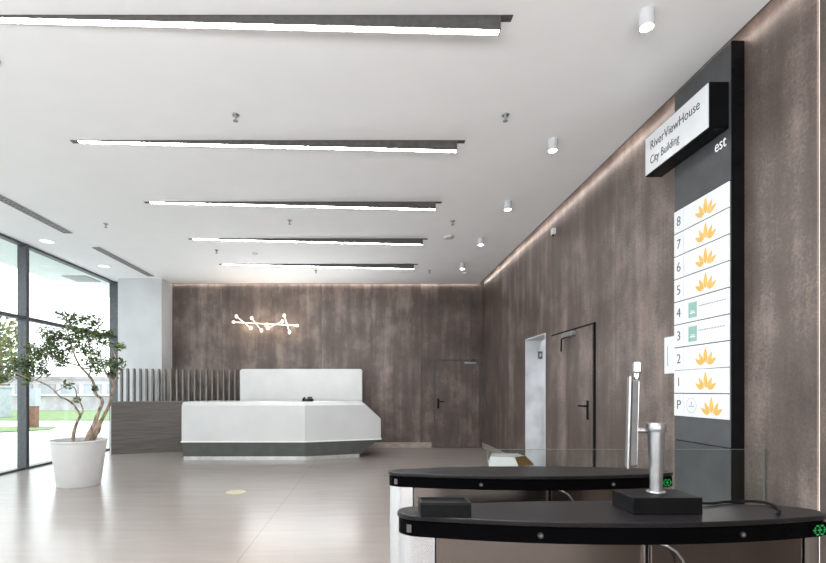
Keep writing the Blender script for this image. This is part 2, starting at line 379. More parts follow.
M_LEAF2 = noisy(mat('tree_leaf_green', srgb(112, 142, 84), .7), 1.2, srgb(72, 98, 60), srgb(128, 126, 80), detail=3)
struct('ground_outside', MB().box(-90, -6.2, -30, 120, -.22, -.02), M_PAVE)
tag(MB().prism([(-60, 22.2), (-11.2, 22.2), (-13.5, 32.5), (-60, 32.5)], -.02, .02).build('lawn', M_LAWN), 'long strip of lawn in front of the low grey wall outside', 'lawn', kind='stuff')
tag(MB().prism([(-40, 14.9), (-12.6, 15.6), (-11.35, 17.0), (-11.9, 18.2), (-40, 18.2)], -.02, .02).build('lawn', M_LAWN), 'nearer, shorter patch of lawn outside the window', 'lawn', kind='stuff')
cn = tag(MB().box(-7.55, -6.21, -6, 13.5, 4.0, 4.25).build('canopy', M_CANO), kind='structure')
MB().box(-7.0, -6.45, 10.9, 11.5, 3.985, 4.0).build('soffit_vent', M_SLAT, cn)
fw = empty('garden_wall', (-30, 33.5, -.02), 'low grey stone wall behind the lawn outside', 'wall')
MB().box(-60, -13, 33.2, 33.6, -.02, 1.0).build('wall_face', M_FAR2, fw)
MB().box(-60, -12.95, 33.1, 33.7, 1.0, 1.12).build('coping', M_FAR1, fw)
bl = empty('low_building', (-26, 44, -.02), 'pale low building with grey windows across the lawn', 'building')
MB().box(-52, -15.0, 42, 50, -.02, 2.3).build('wall', M_FAR1, bl)
MB().box(-52.3, -14.7, 41.7, 50.3, 2.3, 2.6).build('roof', M_FAR2, bl)
for k in range(12):
    x = -39+k*2.0
    f = MB().box(x, x+1.5, 41.9, 42.0, .5, 1.9).build('window', M_FAR2, bl)
    MB().box(x+.08, x+1.42, 41.86, 41.9, .58, 1.82).build('pane', M_FARW, f)
b = empty('info_pillar', P(31.5, 428, 17.7), 'rust brown pillar with pale grey box on top, on the paving outside', 'pillar')
p0 = P(31.5, 428, 17.7); p0.z = -.02; b.location = p0; ORG[b.as_pointer()] = p0.copy()
MB().box(p0.x-.12, p0.x+.12, p0.y, p0.y+.24, -.02, .80).build('post', M_RUST, b, .01)
MB().box(p0.x-.16, p0.x+.16, p0.y-.03, p0.y+.27, .80, 1.45).build('display_box', M_KIOSK, b, .01)
p1 = P(0, 417, 24)
kb = MB().box(p1.x-.6, p1.x+.15, 23.9, 24.6, .02, 1.5).box(p1.x-.7, p1.x+.22, 23.8, 24.7, 1.5, 1.6)
tag(kb.build('outdoor_cabinet', M_KIOSK, bevel=.02), 'blue grey cabinet on the lawn at the far left edge', 'cabinet')
def far_tree(px, Y, h, r, label):
    base = P(px, 390, Y); base.z = 0
    t = empty('tree', base, label, 'tree')
    MB().tube([base, base+Vector((.1, 0, h*.35)), base+Vector((-.1, .1, h*.75))], [.22, .17, .08], 8).build('trunk', M_BARK, t)
    m = MB()
    for _ in range(1300):
        a = random.random()*2*PI; u = random.uniform(-1, 1); q = random.random()**.4
        c = base+Vector((math.cos(a)*math.sqrt(1-u*u)*r*q, math.sin(a)*math.sqrt(1-u*u)*r*q, h*.62+u*h*.36*q))
        d = Vector([random.gauss(0, 1) for _ in range(3)]).normalized(); e = d.orthogonal().normalized(); f = d.cross(e); s = random.uniform(.12, .24)
        m.poly([c-e*s, c-f*s*.6, c+e*s, c+f*s*.6], [(0, 1, 2, 3)])
    m.build('foliage', M_LEAF2, t, smooth=False, recalc=False)
far_tree(0, 38, 7.6, 2.2, 'yellow-green tree seen through the left window, beyond the low garden wall')


# ------------------------------------------------------------------ ceiling fittings
YL = (3.30, 4.955, 6.57, 8.17, 9.82)
lab = ('long slanted linear lamp nearest the viewer, running out of the picture at left',
       'second nearest slanted linear ceiling lamp, whole length visible',
       'middle one of the five slanted linear ceiling lamps',
       'fourth slanted linear ceiling lamp, second from the back wall',
       'slanted linear ceiling lamp closest to the back wall, the shortest looking')
G = 'slanted linear lamps in a row along the ceiling'
y = YL[0]
L0 = empty('linear_lamp', (-1.05, y, CZ), lab[0], 'ceiling lamp', G)
MB().box(-3.10, .985, y, y+.060, CZ-.004, CZ+.004).build('slot', M_HOUS, L0)
MB().rings([[Vector((-3.03, yy, CZ-.004)), Vector((.90, yy, CZ-.004)), Vector((.90, yy, CZ-.102)), Vector((-3.03, yy, CZ-.006))] for yy in (y+.002, y+.053)]).build('housing', M_HOUS, L0)
MB().rings([[Vector((-3.02, yy, CZ-.0062)), Vector((.89, yy, CZ-.1018)), Vector((.89, yy, CZ-.1026)), Vector((-3.02, yy, CZ-.007))] for yy in (y+.004, y+.051)]).build('diffuser', M_LIN, L0)
for k in range(1, 5):
    c = copy_tree(L0); c.location = (-1.05, YL[k], CZ); c['label'] = lab[k]

def make_downlight(y, label):
    x = 1.885
    t = empty('surface_downlight', (x, y, CZ), label, 'downlight', 'white cylinder downlights along the right side')
    MB().lathe((x, y, CZ), [(.036, -.100), (.042, -.112), (.048, -.112), (.048, 0.0)], 28).build('can', M_PLATE, t)
    MB().lathe((x, y, CZ), [(.036, -.1135), (.036, -.1005)], 28).build('lens', M_DOWN, t)
    return t
dl = ('white cylinder downlight nearest the viewer, at top right', 'second white cylinder downlight from the viewer', 'third white cylinder downlight, middle of the row',
      'fourth white cylinder downlight, second from the back wall', 'white cylinder downlight closest to the back wall')
D0 = make_downlight(3.27, dl[0])
for yy, l in zip((4.955, 6.57, 8.17, 9.80), dl[1:]):
    c = copy_tree(D0); c.location = (1.885, yy, CZ); c['label'] = l

def make_sprinkler(x, y, label):
    t = empty('sprinkler', (x, y, CZ), label, 'sprinkler', 'ceiling sprinklers')
    MB().lathe((x, y, CZ), [(.030, -.010), (.036, 0.0)], 20).build('rosette', M_SILVER, t)
    MB().lathe((x, y, CZ), [(.024, -.060), (.024, -.056), (.007, -.055), (.009, -.03), (.014, -.022), (.014, -.009)], 12).build('head', M_SLAT, t)
    return t
S0 = make_sprinkler(-1.26, 4.50, 'sprinkler between the two nearest linear lamps, left one')
for x, yy, l in ((1.27, 4.50, 'sprinkler right of the nearest linear lamps, before the second downlight'),
                 (-1.22, 7.30, 'sprinkler in front of the fourth linear lamp, mid ceiling'),
                 (1.26, 7.33, 'sprinkler right of the linear lamps, beside the round detector'),
                 (-1.17, 10.35, 'sprinkler behind the last linear lamp, mid ceiling'),
                 (1.28, 10.35, 'sprinkler behind the last linear lamp, near the last downlight'),
                 (-2.83, 8.85, 'sprinkler left of the last linear lamp, beside a small detector'),
                 (-4.10, 7.45, 'leftmost sprinkler, near the slot vents')):
    c = copy_tree(S0); c.location = (x, yy, CZ); c['label'] = l
def disc(name, x, y, r, h, m, label, cat, group=None):
    return tag(MB().lathe((x, y, CZ), [(r*.7, -h), (r*.95, -h*.7), (r, 0)], 28).build(name, m), label, cat, group)
disc('smoke_detector', 1.32, 8.10, .085, .03, M_PLATE, 'round smoke detector right of the fourth linear lamp', 'detector')
disc('smoke_detector', -2.17, 9.05, .055, .03, M_PLATE, 'round detector above the left half of the last linear lamp', 'detector')
disc('smoke_detector', 2.10, 10.55, .055, .035, M_PLATE, 'round detector in the far right ceiling corner', 'detector')
disc('ceiling_speaker', -2.99, 3.72, .10, .02, M_FIN, 'grey round ceiling fitting cut by the left edge of the picture', 'ceiling speaker')
for x, yy, l in ((-5.59, 8.31, 'recessed round ceiling light over the window, the nearer one'), (-5.53, 9.98, 'recessed round ceiling light over the window, the farther one')):
    t = empty('recessed_light', (x, yy, CZ), l, 'ceiling light', 'round recessed lights by the window')
    MB().lathe((x, yy, CZ), [(.12, -.006), (.13, 0)], 32).build('bezel', M_PLATE, t)
    MB().lathe((x, yy, CZ), [(.108, -.010), (.108, -.003)], 32).build('lens', M_DISC, t)
for y0, y1, l in ((5.2, 7.87, 'slotted ceiling vent above the window, cut by the left edge'), (8.67, 10.85, 'slotted ceiling vent above the window, the farther one')):
    t = empty('slot_vent', (-4.95, (y0+y1)/2, CZ), l, 'air vent', 'slotted vents along the window')
    MB().box(-5.02, -4.88, y0, y1, CZ-.006, CZ-.001).build('backing', M_HOUS, t)
    m = MB().box(-5.025, -5.01, y0, y1, CZ-.012, CZ-.006).box(-4.89, -4.875, y0, y1, CZ-.012, CZ-.006).box(-4.957, -4.943, y0, y1, CZ-.012, CZ-.006)
    n = int((y1-y0)/.07)
    for k in range(n+1):
        yy = y0+(y1-y0)*k/n; m.box(-5.01, -4.89, yy-.012, yy+.012, CZ-.011, CZ-.006)
    m.build('grille', M_SLAT, t)
# wall sensor
t = empty('wall_sensor', (WX, 7.2, 3.68), 'small white box sensor high on the right wall above the door', 'sensor')
MB().box(WX-.05, WX, 7.06, 7.15, 3.70, 3.79).build('housing', M_PLATE, t, .008)
MB().lathe((WX-.03, 7.105, 3.70), [(.012, -.02), (.018, 0)], 16).build('eye', M_BLACK, t)

# ------------------------------------------------------------------ reception
dk = empty('reception_desk', (-1.8, 10.05, 0), 'white faceted reception desk on a grey-green base', 'desk')
def ring(pts, z): return [Vector((x, y_, z)) for x, y_ in pts]
A, B, C, E, F = (-3.71, 9.45), (-1.28, 9.45), (.225, 9.98), (.205, 10.7), (-3.71, 10.7)
MB().rings([ring([A, B, C, E, F], .39), ring([A, B, C, E, F], .797), ring([A, B, (-.09, 9.87), (-.11, 10.7), F], 1.095),
            ring([(-3.71, 9.53), (-1.30, 9.53), (-.175, 9.925), (-.22, 10.7), F], 1.164)]).build('body', M_WHITE, dk, .004, smooth=False)
MB().rings([ring([(-3.72, 9.43), (-1.277, 9.43), (.24, 9.965), (.22, 10.71), (-3.72, 10.71)], .368), ring([(-3.72, 9.43), (-1.277, 9.43), (.24, 9.965), (.22, 10.71), (-3.72, 10.71)], .392)]).build('lip', M_LIP, dk, .004, smooth=False)
MB().rings([ring([(-3.73, 9.58), (-1.285, 9.58), (-.18, 9.99), (-.22, 10.6), (-3.73, 10.6)], .075), ring([(-3.70, 9.47), (-1.28, 9.47), (.17, 9.99), (.14, 10.66), (-3.70, 10.66)], .368)]).build('base', M_BASE, dk, smooth=False)
MB().prism([(-3.72, 9.585), (-1.29, 9.585), (-.22, 9.99), (-.25, 10.58), (-3.72, 10.58)], 0, .075).build('plinth', M_TOE, dk, smooth=False)
ph = empty('desk_phone', (-1.28, 9.95, 1.164), 'black desk phone lying on the white reception desk', 'telephone')
MB().poly([Vector(p) for p in ((-1.40, 9.85, 1.164), (-1.18, 9.85, 1.164), (-1.18, 10.03, 1.164), (-1.40, 10.03, 1.164), (-1.40, 9.85, 1.18), (-1.18, 9.85, 1.18), (-1.18, 10.03, 1.225), (-1.40, 10.03, 1.225))],
          [(3, 2, 1, 0), (4, 5, 6, 7), (0, 1, 5, 4), (1, 2, 6, 5), (2, 3, 7, 6), (3, 0, 4, 7)]).build('phone_base', M_BLACK, ph, .004)
MB().tube([(-1.37, 9.87, 1.205), (-1.37, 9.91, 1.23), (-1.37, 9.98, 1.245), (-1.37, 10.02, 1.238)], [.022, .016, .016, .022], 10).build('handset', M_BLACK, ph)
MB().box(-1.30, -1.20, 9.98, 9.99, 1.215, 1.262).build('display', M_HOUS, ph)
cb = empty('back_cabinet', (-1.58, 11.2, 0), 'tall white cabinet panel standing behind the reception desk', 'cabinet')
MB().rings([[Vector((x, yy, z)) for x, z in ((-2.98, .06), (-.18, .06), (-.18, 1.85), (-.21, 1.88), (-2.94, 1.88), (-2.98, 1.84))] for yy in (11.0, 11.4)]).build('carcass', M_CAB, cb, .004, smooth=False)
MB().box(-2.94, -.22, 11.03, 11.38, 0, .06).build('plinth', M_BASE, cb)
# dark wooden wing beside the desk
a0, a1 = Vector((-5.62, 10.42, 0)), Vector((-3.74, 11.19, 0)); d = (a1-a0).normalized(); n = Vector((-d.y, d.x, 0))
wg = empty('side_counter', a0, 'dark grey wooden counter front left of the white desk', 'counter')
q = [a0, a1, a1+n*.06, a0+n*.06]
MB().prism([(p.x, p.y) for p in q], .0, 1.135).build('front_panel', M_WOOD, wg, .003)
q2 = [a0-d*.008-n*.004, a1-n*.004, a1+n*.07, a0+n*.07-d*.008]
MB().prism([(p.x, p.y) for p in q2], 1.135, 1.15).build('top_edge', M_FIN, wg)
MB().prism([(p.x, p.y) for p in (a0-d*.02, a0-d*.001, a0+n*.06-d*.001, a0+n*.06-d*.02)], 0, 1.135).build('end_panel', M_PLATE, wg)['label'] = 'pale edge panel'
# slatted screen
fs = empty('fin_screen', (-4.4, 11.0, 0), 'screen of upright taupe fins behind the wooden counter', 'screen')
f0, f1 = Vector((-5.56, 10.72, 0)), Vector((-3.10, 11.50, 0)); fd = (f1-f0).normalized(); fn = Vector((-fd.y, fd.x, 0))
q = [f0-fd*.04+fn*.01, f1+fd*.01+fn*.01, f1+fd*.01+fn*.05, f0-fd*.04+fn*.05]
MB().prism([(p.x, p.y) for p in q], 0, .10).build('base_rail', M_FIN, fs)
MB().prism([(p.x, p.y) for p in q], 1.04, 1.09).build('middle_rail', M_FIN, fs)
for k in range(21):
    c = f0+(f1-f0)*k/20
    w_ = .0175
    prof = [(0, .10), (.085, .10), (.085, 1.80), (.075, 1.86), (.045, 1.885), (.0, 1.885)]     # (depth, z)
    r0 = [Vector((c.x-w_, c.y-.02+dy, z)) for dy, z in prof]; r1 = [Vector((c.x+w_, c.y-.02+dy, z-.0)) for dy, z in prof]
    MB().rings([r0, r1]).build('fin', M_FIN, fs)

# branching wall lamp
wl = empty('branch_wall_lamp', (-2.6, BY, 3.1), 'glowing brass branch wall lamp with crossed rods and bulbs', 'wall lamp')
YB = 11.50
def W(px, py, dy=0): return P(px, py, YB+dy)
MB().tube([W(232, 322), W(298, 325.6)], .012, 10).build('main_rod', M_ROD, wl)
arms = [((236.4, 316.3), (250.8, 328.1)), ((251.7, 318), (261.4, 330.7)), ((267.8, 328.1), (282.2, 321.4)), ((284.2, 315.4), (289.5, 332.4))]
for i, (a, b_) in enumerate(arms):
    MB().tube([W(*a, -.03), W(*b_, -.03)], .010, 10).build('rod', M_ROD, wl)
    for p in (a, b_):
        MB().lathe(W(*p, -.03), [(.008, -.045), (.030, -.028), (.040, 0), (.030, .028), (.008, .045)], 14).build('bulb', M_BULB, wl)
for p in ((233.5, 322), (297, 325.6)):
    MB().lathe(W(*p), [(.008, -.04), (.030, -.028), (.038, 0), (.030, .028), (.008, .04)], 14, Matrix.Rotation(PI/2, 3, 'Y')).build('bulb', M_BULB, wl)
c = W(265, 324)
MB().tube([c, Vector((c.x, BY-.02, c.z))], .012, 10).build('stem', M_BRASS, wl)
MB().lathe((c.x, BY, c.z), [(.06, 0), (.06, .022), (.05, .028)], 24, Matrix.Rotation(PI/2, 3, 'X')).build('wall_rose', M_BRASS, wl)

pt = bpy.data.lights.new('branch_lamp_light', 'POINT'); pt.energy = 3.5; pt.color = (1, .78, .56); pt.shadow_soft_size = .05
for px_ in (242, 265, 288):
    o_ = bpy.data.objects.new('branch_lamp_light', pt); COL.objects.link(o_); o_.location = P(px_, 324, 11.40)
# floor sticker
st = P(236, 492, 6.6); st.z = 0
M_STK = noisy(mat('yellow_sticker', srgb(222, 214, 150), .4), 10, srgb(174, 168, 130), srgb(180, 174, 142))
tag(MB().lathe((st.x, 6.59, 0), [(.14, .0005), (.138, .0015)], 32).build('floor_sticker', M_STK), 'pale yellow round sticker on the floor before the desk', 'sticker')

# faceted low table
ft = empty('faceted_table', (2.05, 7.15, 0), 'low white faceted table near the right wall, seen over the far turnstile', 'table')
x0, y0 = 2.05, 7.15
def R(lst, z): return [Vector((x0+a, y0+b_, z)) for a, b_ in lst]
MB().rings([R([(-.20, -.16), (.18, -.18), (.26, .05), (.12, .22), (-.18, .20)], 0), R([(-.33, -.20), (.08, -.27), (.37, -.06), (.30, .26), (-.22, .30)], .30),
            R([(-.29, -.14), (.04, -.20), (.24, -.06), (.20, .20), (-.18, .22)], .43)]).build('table_body', M_WHITE, ft, smooth=False)
MB().rings([R([(.085, -.272), (.375, -.06), (.376, -.059), (.086, -.271)], .298), R([(.045, -.205), (.245, -.06), (.246, -.059), (.046, -.204)], .43)]).build('facet_panel', M_BRASS, ft, smooth=False)['label'] = 'polished brass coloured facet'

# ------------------------------------------------------------------ plant
PY = 7.10
base = Vector((-4.305, PY, 0))
tr = pot = empty('potted_tree', base, 'gnarled multi-stemmed green tree in a large tapered white pot by the window', 'potted plant')
MB().lathe(base, [(.276, 0), (.286, .02), (.366, .636), (.380, .645), (.380, .67), (.358, .67), (.345, .58)], 48).build('pot', M_POT, pot)
MB().lathe(base, [(.34, .58), (.345, .615), (.20, .625)], 32).build('soil', M_SOIL, pot)
bark = MB()
skel = []
def limb(pp, r0, r1, dep=None):
    """pp: list of (px, py, depth offset)"""
    pts = [P(a, b_, PY+c_) for a, b_, c_ in pp]
    out = []
    for i in range(len(pts)-1):
        p_1 = pts[max(i-1, 0)]; p0_ = pts[i]; p1_ = pts[i+1]; p2 = pts[min(i+2, len(pts)-1)]
        for k in range(4):
            t = k/4
            out.append(.5*((2*p0_)+(p1_-p_1)*t+(2*p_1-5*p0_+4*p1_-p2)*t*t+(3*p0_-p_1-3*p1_+p2)*t**3))
    out.append(pts[-1])
    m_ = len(out)
    rad = [r0+(r1-r0)*i/(m_-1) for i in range(m_)]
    rad = [r*(1+random.uniform(-.1, .12)) for r in rad]
    bark.tube(out, rad, 8); skel.extend((o, rad[i]) for i, o in enumerate(out) if i > m_//4)
limb([(72.8, 443, 0), (74, 432, 0), (77, 422.6, 0), (80.6, 415.5, -.02)], .026, .018)
limb([(80.6, 415.5, -.02), (74.2, 405.5, -.05), (68.5, 400.5, -.1), (60, 396.5, -.15), (50, 387, -.2), (38, 381, -.2), (30, 379, -.25), (14, 372, -.3)], .016, .006)
limb([(80.6, 415.5, -.02), (82.9, 411, .02), (81, 404, .05), (77.5, 399, .05), (75, 388.5, .1), (68.5, 384.5, .1)], .013, .005)
limb([(86, 443, .02), (89, 434, .02), (93.4, 425.4, .03), (98.4, 412.6, .03), (102.3, 400.5, 0), (95.5, 393.4, 0), (93.4, 382.8, .03), (89, 375.7, .05), (80, 366, .05), (74, 354, .0), (70, 340, 0), (66, 322, 0)], .034, .007)
limb([(89, 375.7, .05), (92, 364, .15), (90, 350, .2), (88, 336, .2), (92, 326, .2)], .012, .005)
limb([(80, 366, .05), (66, 362, -.1), (52, 356, -.15), (40, 352, -.2), (26, 360, -.2)], .011, .005)
limb([(90, 442, .05), (94, 435, .05), (98, 428, .06), (99.5, 420.5, .06)], .060, .040)
limb([(94, 440, .06), (98.5, 427, .1), (102.6, 418.3, .12), (109, 405.5, .12), (112.5, 391.3, .1), (113.3, 383.5, .1), (109, 377, .1), (105.5, 371.4, .08), (101, 360, .1), (100, 346, .1)], .030, .007)
limb([(113.3, 383.5, .1), (117, 375.7, .1), (117.5, 364, .12), (113, 350, .15), (108, 338, .15)], .013, .005)
clus = [(62, 314, 6), (75, 318, 7), (70, 322, 7), (47, 333, 9), (56, 340, 9), (80, 331, 10), (94, 322, 8), (87, 338, 12), (107, 333, 6), (104, 342, 7), (119, 346, 6), (20, 363, 11), (9, 369, 8), (34, 368, 11),
        (37, 356, 12), (47, 352, 11), (50, 343, 9), (63, 352, 10), (60, 334, 7), (92, 364, 9), (95, 354, 9), (107, 364, 8), (117, 364, 7), (26, 378, 7), (2, 380, 7), (68, 385, 5), (77, 400, 4), (60, 362, 7), (113, 374, 6), (82, 350, 7), (99, 334, 7),
        (45, 372, 6), (84, 318, 5), (95, 388, 3), (98, 371, 5), (30, 347, 6), (72, 340, 8)]
leaf = MB()
for cx, cy, r in clus:
    dep = random.uniform(-.28, .28)
    ctr = P(cx, cy, PY+dep); R_ = r/FPX*PY
    s, rad = min(skel, key=lambda q_: (q_[0]-ctr).length)
    mid = (s+ctr)/2+Vector((random.uniform(-.03, .03), 0, random.uniform(0, .04)))
    bark.tube([s, mid, ctr], [min(.008, rad), .005, .002], 5)
    for _ in range(6):
        e = ctr+Vector([random.gauss(0, .5) for _ in range(3)])*R_
        bark.tube([ctr, (ctr+e)/2+Vector((0, 0, .01)), e], [.003, .002, .001], 4)
    nl = int(115*(r/8)**2)
    for _ in range(max(nl, 40)):
        v = Vector([random.gauss(0, 1) for _ in range(3)]).normalized()*(random.random()**.5)*R_*1.15
        v.z *= .85
        c = ctr+v
        d_ = Vector([random.gauss(0, 1) for _ in range(3)]); d_.z *= .6; d_.normalize()
        e = d_.cross(Vector((random.gauss(0, .4), random.gauss(0, .4), 1))).normalized(); up = d_.cross(e)*.15
        l = random.uniform(.040, .070); w_ = l*.32
        leaf.poly([c-d_*l*.5, c-e*w_+up*l, c+d_*l*.5, c+e*w_+up*l, c], [(0, 1, 4), (1, 2, 4), (2, 3, 4), (3, 0, 4)])
bark.build('stems', M_BARK, tr)
leaf.build('foliage', M_LEAF, tr, smooth=False, recalc=False)

# ------------------------------------------------------------------ directory board
DX, DY0, DY1 = 2.64, 3.51, 4.16
RT = (PI/2, 0, -PI/2)
db = empty('directory_board', (2.69, 3.85, 0), 'tall dark grey directory totem with white floor plates on right wall', 'directory sign')
MB().box(DX+.006, WX-.001, DY0, DY1, 0, 3.955).build('body', M_SIDE, db)
MB().box(DX, DX+.005, DY0+.004, DY1, .975, 2.93).box(DX, DX+.005, DY0+.004, DY1, 2.94, 3.95).box(DX, DX+.005, DY0+.004, DY1, 0, .968).build('face_panel', M_DIR, db)['label'] = 'dark grey glossy front panels'
def petal(c, ang, L_, w_, m):
    """pointed petal in the y/z plane facing -X"""
    pts = []
    for k in range(9):
        t = k/8; wd = w_*math.sin(PI*t**.85)*(1-.25*t); pts.append((t*L_, wd))
    for k in range(7, 0, -1):
        t = k/8; wd = w_*math.sin(PI*t**.85)*(1-.25*t); pts.append((t*L_, -wd))
    ca, sa = math.cos(ang), math.sin(ang)
    o = [(a*sa+b_*ca, a*ca-b_*sa) for a, b_ in pts]            # right, up
    m.rings([[Vector((x, c[0]-r_, c[1]+u)) for r_, u in o] for x in (DX-.0105, DX-.0085)])
def lotus(yc, zc, parent, s=1):
    m = MB()
    zb = zc-.062*s
    petal((yc, zb+.012*s), 0, .128*s, .024*s, m)
    for sg in (-1, 1):
        petal((yc-sg*.022*s, zb+.006*s), sg*.52, .108*s, .0215*s, m)
        petal((yc-sg*.034*s, zb), sg*1.02, .100*s, .020*s, m)
    m.build('lotus_logo', M_GOLD, parent)
names = ['8', '7', '6', '5', '4', '3', '2', '1', 'P']
PZ, PITCH = 2.932, .1955
for i, nm in enumerate(names):
    zt = PZ-PITCH*i; zb = zt-PITCH+.008; zc = (zt+zb)/2
    pl_ = MB().box(DX-.008, DX, DY0+.008, DY1-.135, zb, zt).box(DX-.008, DX, DY1-.13, DY1-.006, zb, zt).build('floor_plate', M_PLATE, db, .001)
    text('floor_number', nm, M_INK, pl_, (DX-.0095, DY1-.04, zc-.038), RT, .115, .0008, offset=-.001)
    if nm in '43':
        MB().box(DX-.010, DX-.008, 3.865, 3.965, zc-.065, zc+.060).build('square_logo', M_TEAL, pl_)
        MB().box(DX-.011, DX-.010, 3.885, 3.945, zc-.030, zc-.022).box(DX-.011, DX-.010, 3.895, 3.935, zc-.014, zc-.009).build('logo_mark', M_WLET, pl_)
        mm = MB(); yy = 3.845
        while yy > 3.56:
            l = random.uniform(.012, .03); mm.box(DX-.010, DX-.008, yy-l, yy, zc+.012, zc+.022); yy -= l+.008
        mm.build('small_print', M_GREY, pl_)
    elif nm == 'P':
        lotus(3.70, zc-.005, pl_)
        m = MB(); c = (3.93, zc)
        for k in range(32):
            a, b_ = 2*PI*k/32, 2*PI*(k+1)/32
            m.poly([Vector((DX-.0095, c[0]+rr*math.cos(t), c[1]+rr*math.sin(t))) for t, rr in ((a, .062), (b_, .062), (b_, .058), (a, .058))], [(0, 1, 2, 3)])
        m.box(DX-.010, DX-.009, 3.895, 3.965, zc-.012, zc-.004).box(DX-.010, DX-.009, 3.925, 3.935, zc+.0, zc+.03)
        m.build('round_emblem', M_GREY, pl_)
    else: lotus(3.765, zc-.004, pl_)
text('lettering', 'est', M_WLET, db, (DX-.002, 3.675, 3.212), RT, .125, .001, sx=.8)['label'] = 'white letters est'
# blade sign box
bs = empty('box_sign', (2.57, 3.94, 3.33), 'white faced box sign mounted high on the directory totem', 'sign')
MB().box(2.496, DX-.0005, 3.53, 4.345, 3.325, 3.668).build('sign_box', M_SIDE, bs, .003)
MB().box(2.490, 2.496, 3.536, 4.339, 3.335, 3.662).build('sign_face', M_PLATE, bs)['label'] = 'white sign face'
text('lettering', 'RiverViewHouse', M_INK, bs, (2.4895, 4.265, 3.528), RT, .110, .001, sx=.86)
text('lettering', 'City Building', M_INK, bs, (2.4895, 4.265, 3.402), RT, .100, .001, sx=.78)
t = tag(MB().box(WX-.012, WX, 4.20, 4.45, 1.55, 1.885).build('wall_notice', M_PLATE, bevel=.002), 'white notice plate on the wall behind the directory', 'sign')
MB().box(WX-.0135, WX-.012, 4.395, 4.405, 1.62, 1.80).build('notice_print', M_GREY, t)
t = tag(MB().box(2.96, 3.035, OY1-.03, OY1-.012, 1.95, 2.08).build('lobby_sign', M_HOUS, bevel=.002), 'small dark square plate on pale wall in the opening', 'sign')
MB().box(2.98, 3.015, OY1-.032, OY1-.03, 1.99, 2.04).build('plate_print', M_GREY, t)

# ------------------------------------------------------------------ turnstiles
TL = .70
def hw(u): return .048+.097*(1-min(1, abs(u)/TL)**2)
def lens(xc, yc, inset=0, xa=None, xb=None, n=40, e=.048):
    """outline of the rounded lens plan, optionally clipped to [xa, xb]"""
    L_ = TL-min(inset, .008)
    lo = -L_ if xa is None else xa-xc; hi = L_ if xb is None else xb-xc
    def half(u):
        h = hw(u)-inset
        k = L_-abs(u)
        if k < e: h *= math.sqrt(max(0, 1-((e-k)/e)**2))
        return max(h, .0006)
    us = []
    for k in range(n+1):
        t = k/n; us.append(lo+(hi-lo)*(.5-.5*math.cos(PI*t)) if (xa is None or xb is None) else lo+(hi-lo)*t)
    front = [(xc+u, yc-half(u)) for u in us]; back = [(xc+u, yc+half(u)) for u in reversed(us)]
    if xa is None: back = back[:-1]
    if xb is None: back = back[1:]
    return front+back
TXC = .79
M_SENS = noisy(mat('dark_sensor_ring', srgb(40, 40, 42), .4), 20, srgb(38, 38, 40), srgb(44, 44, 46))
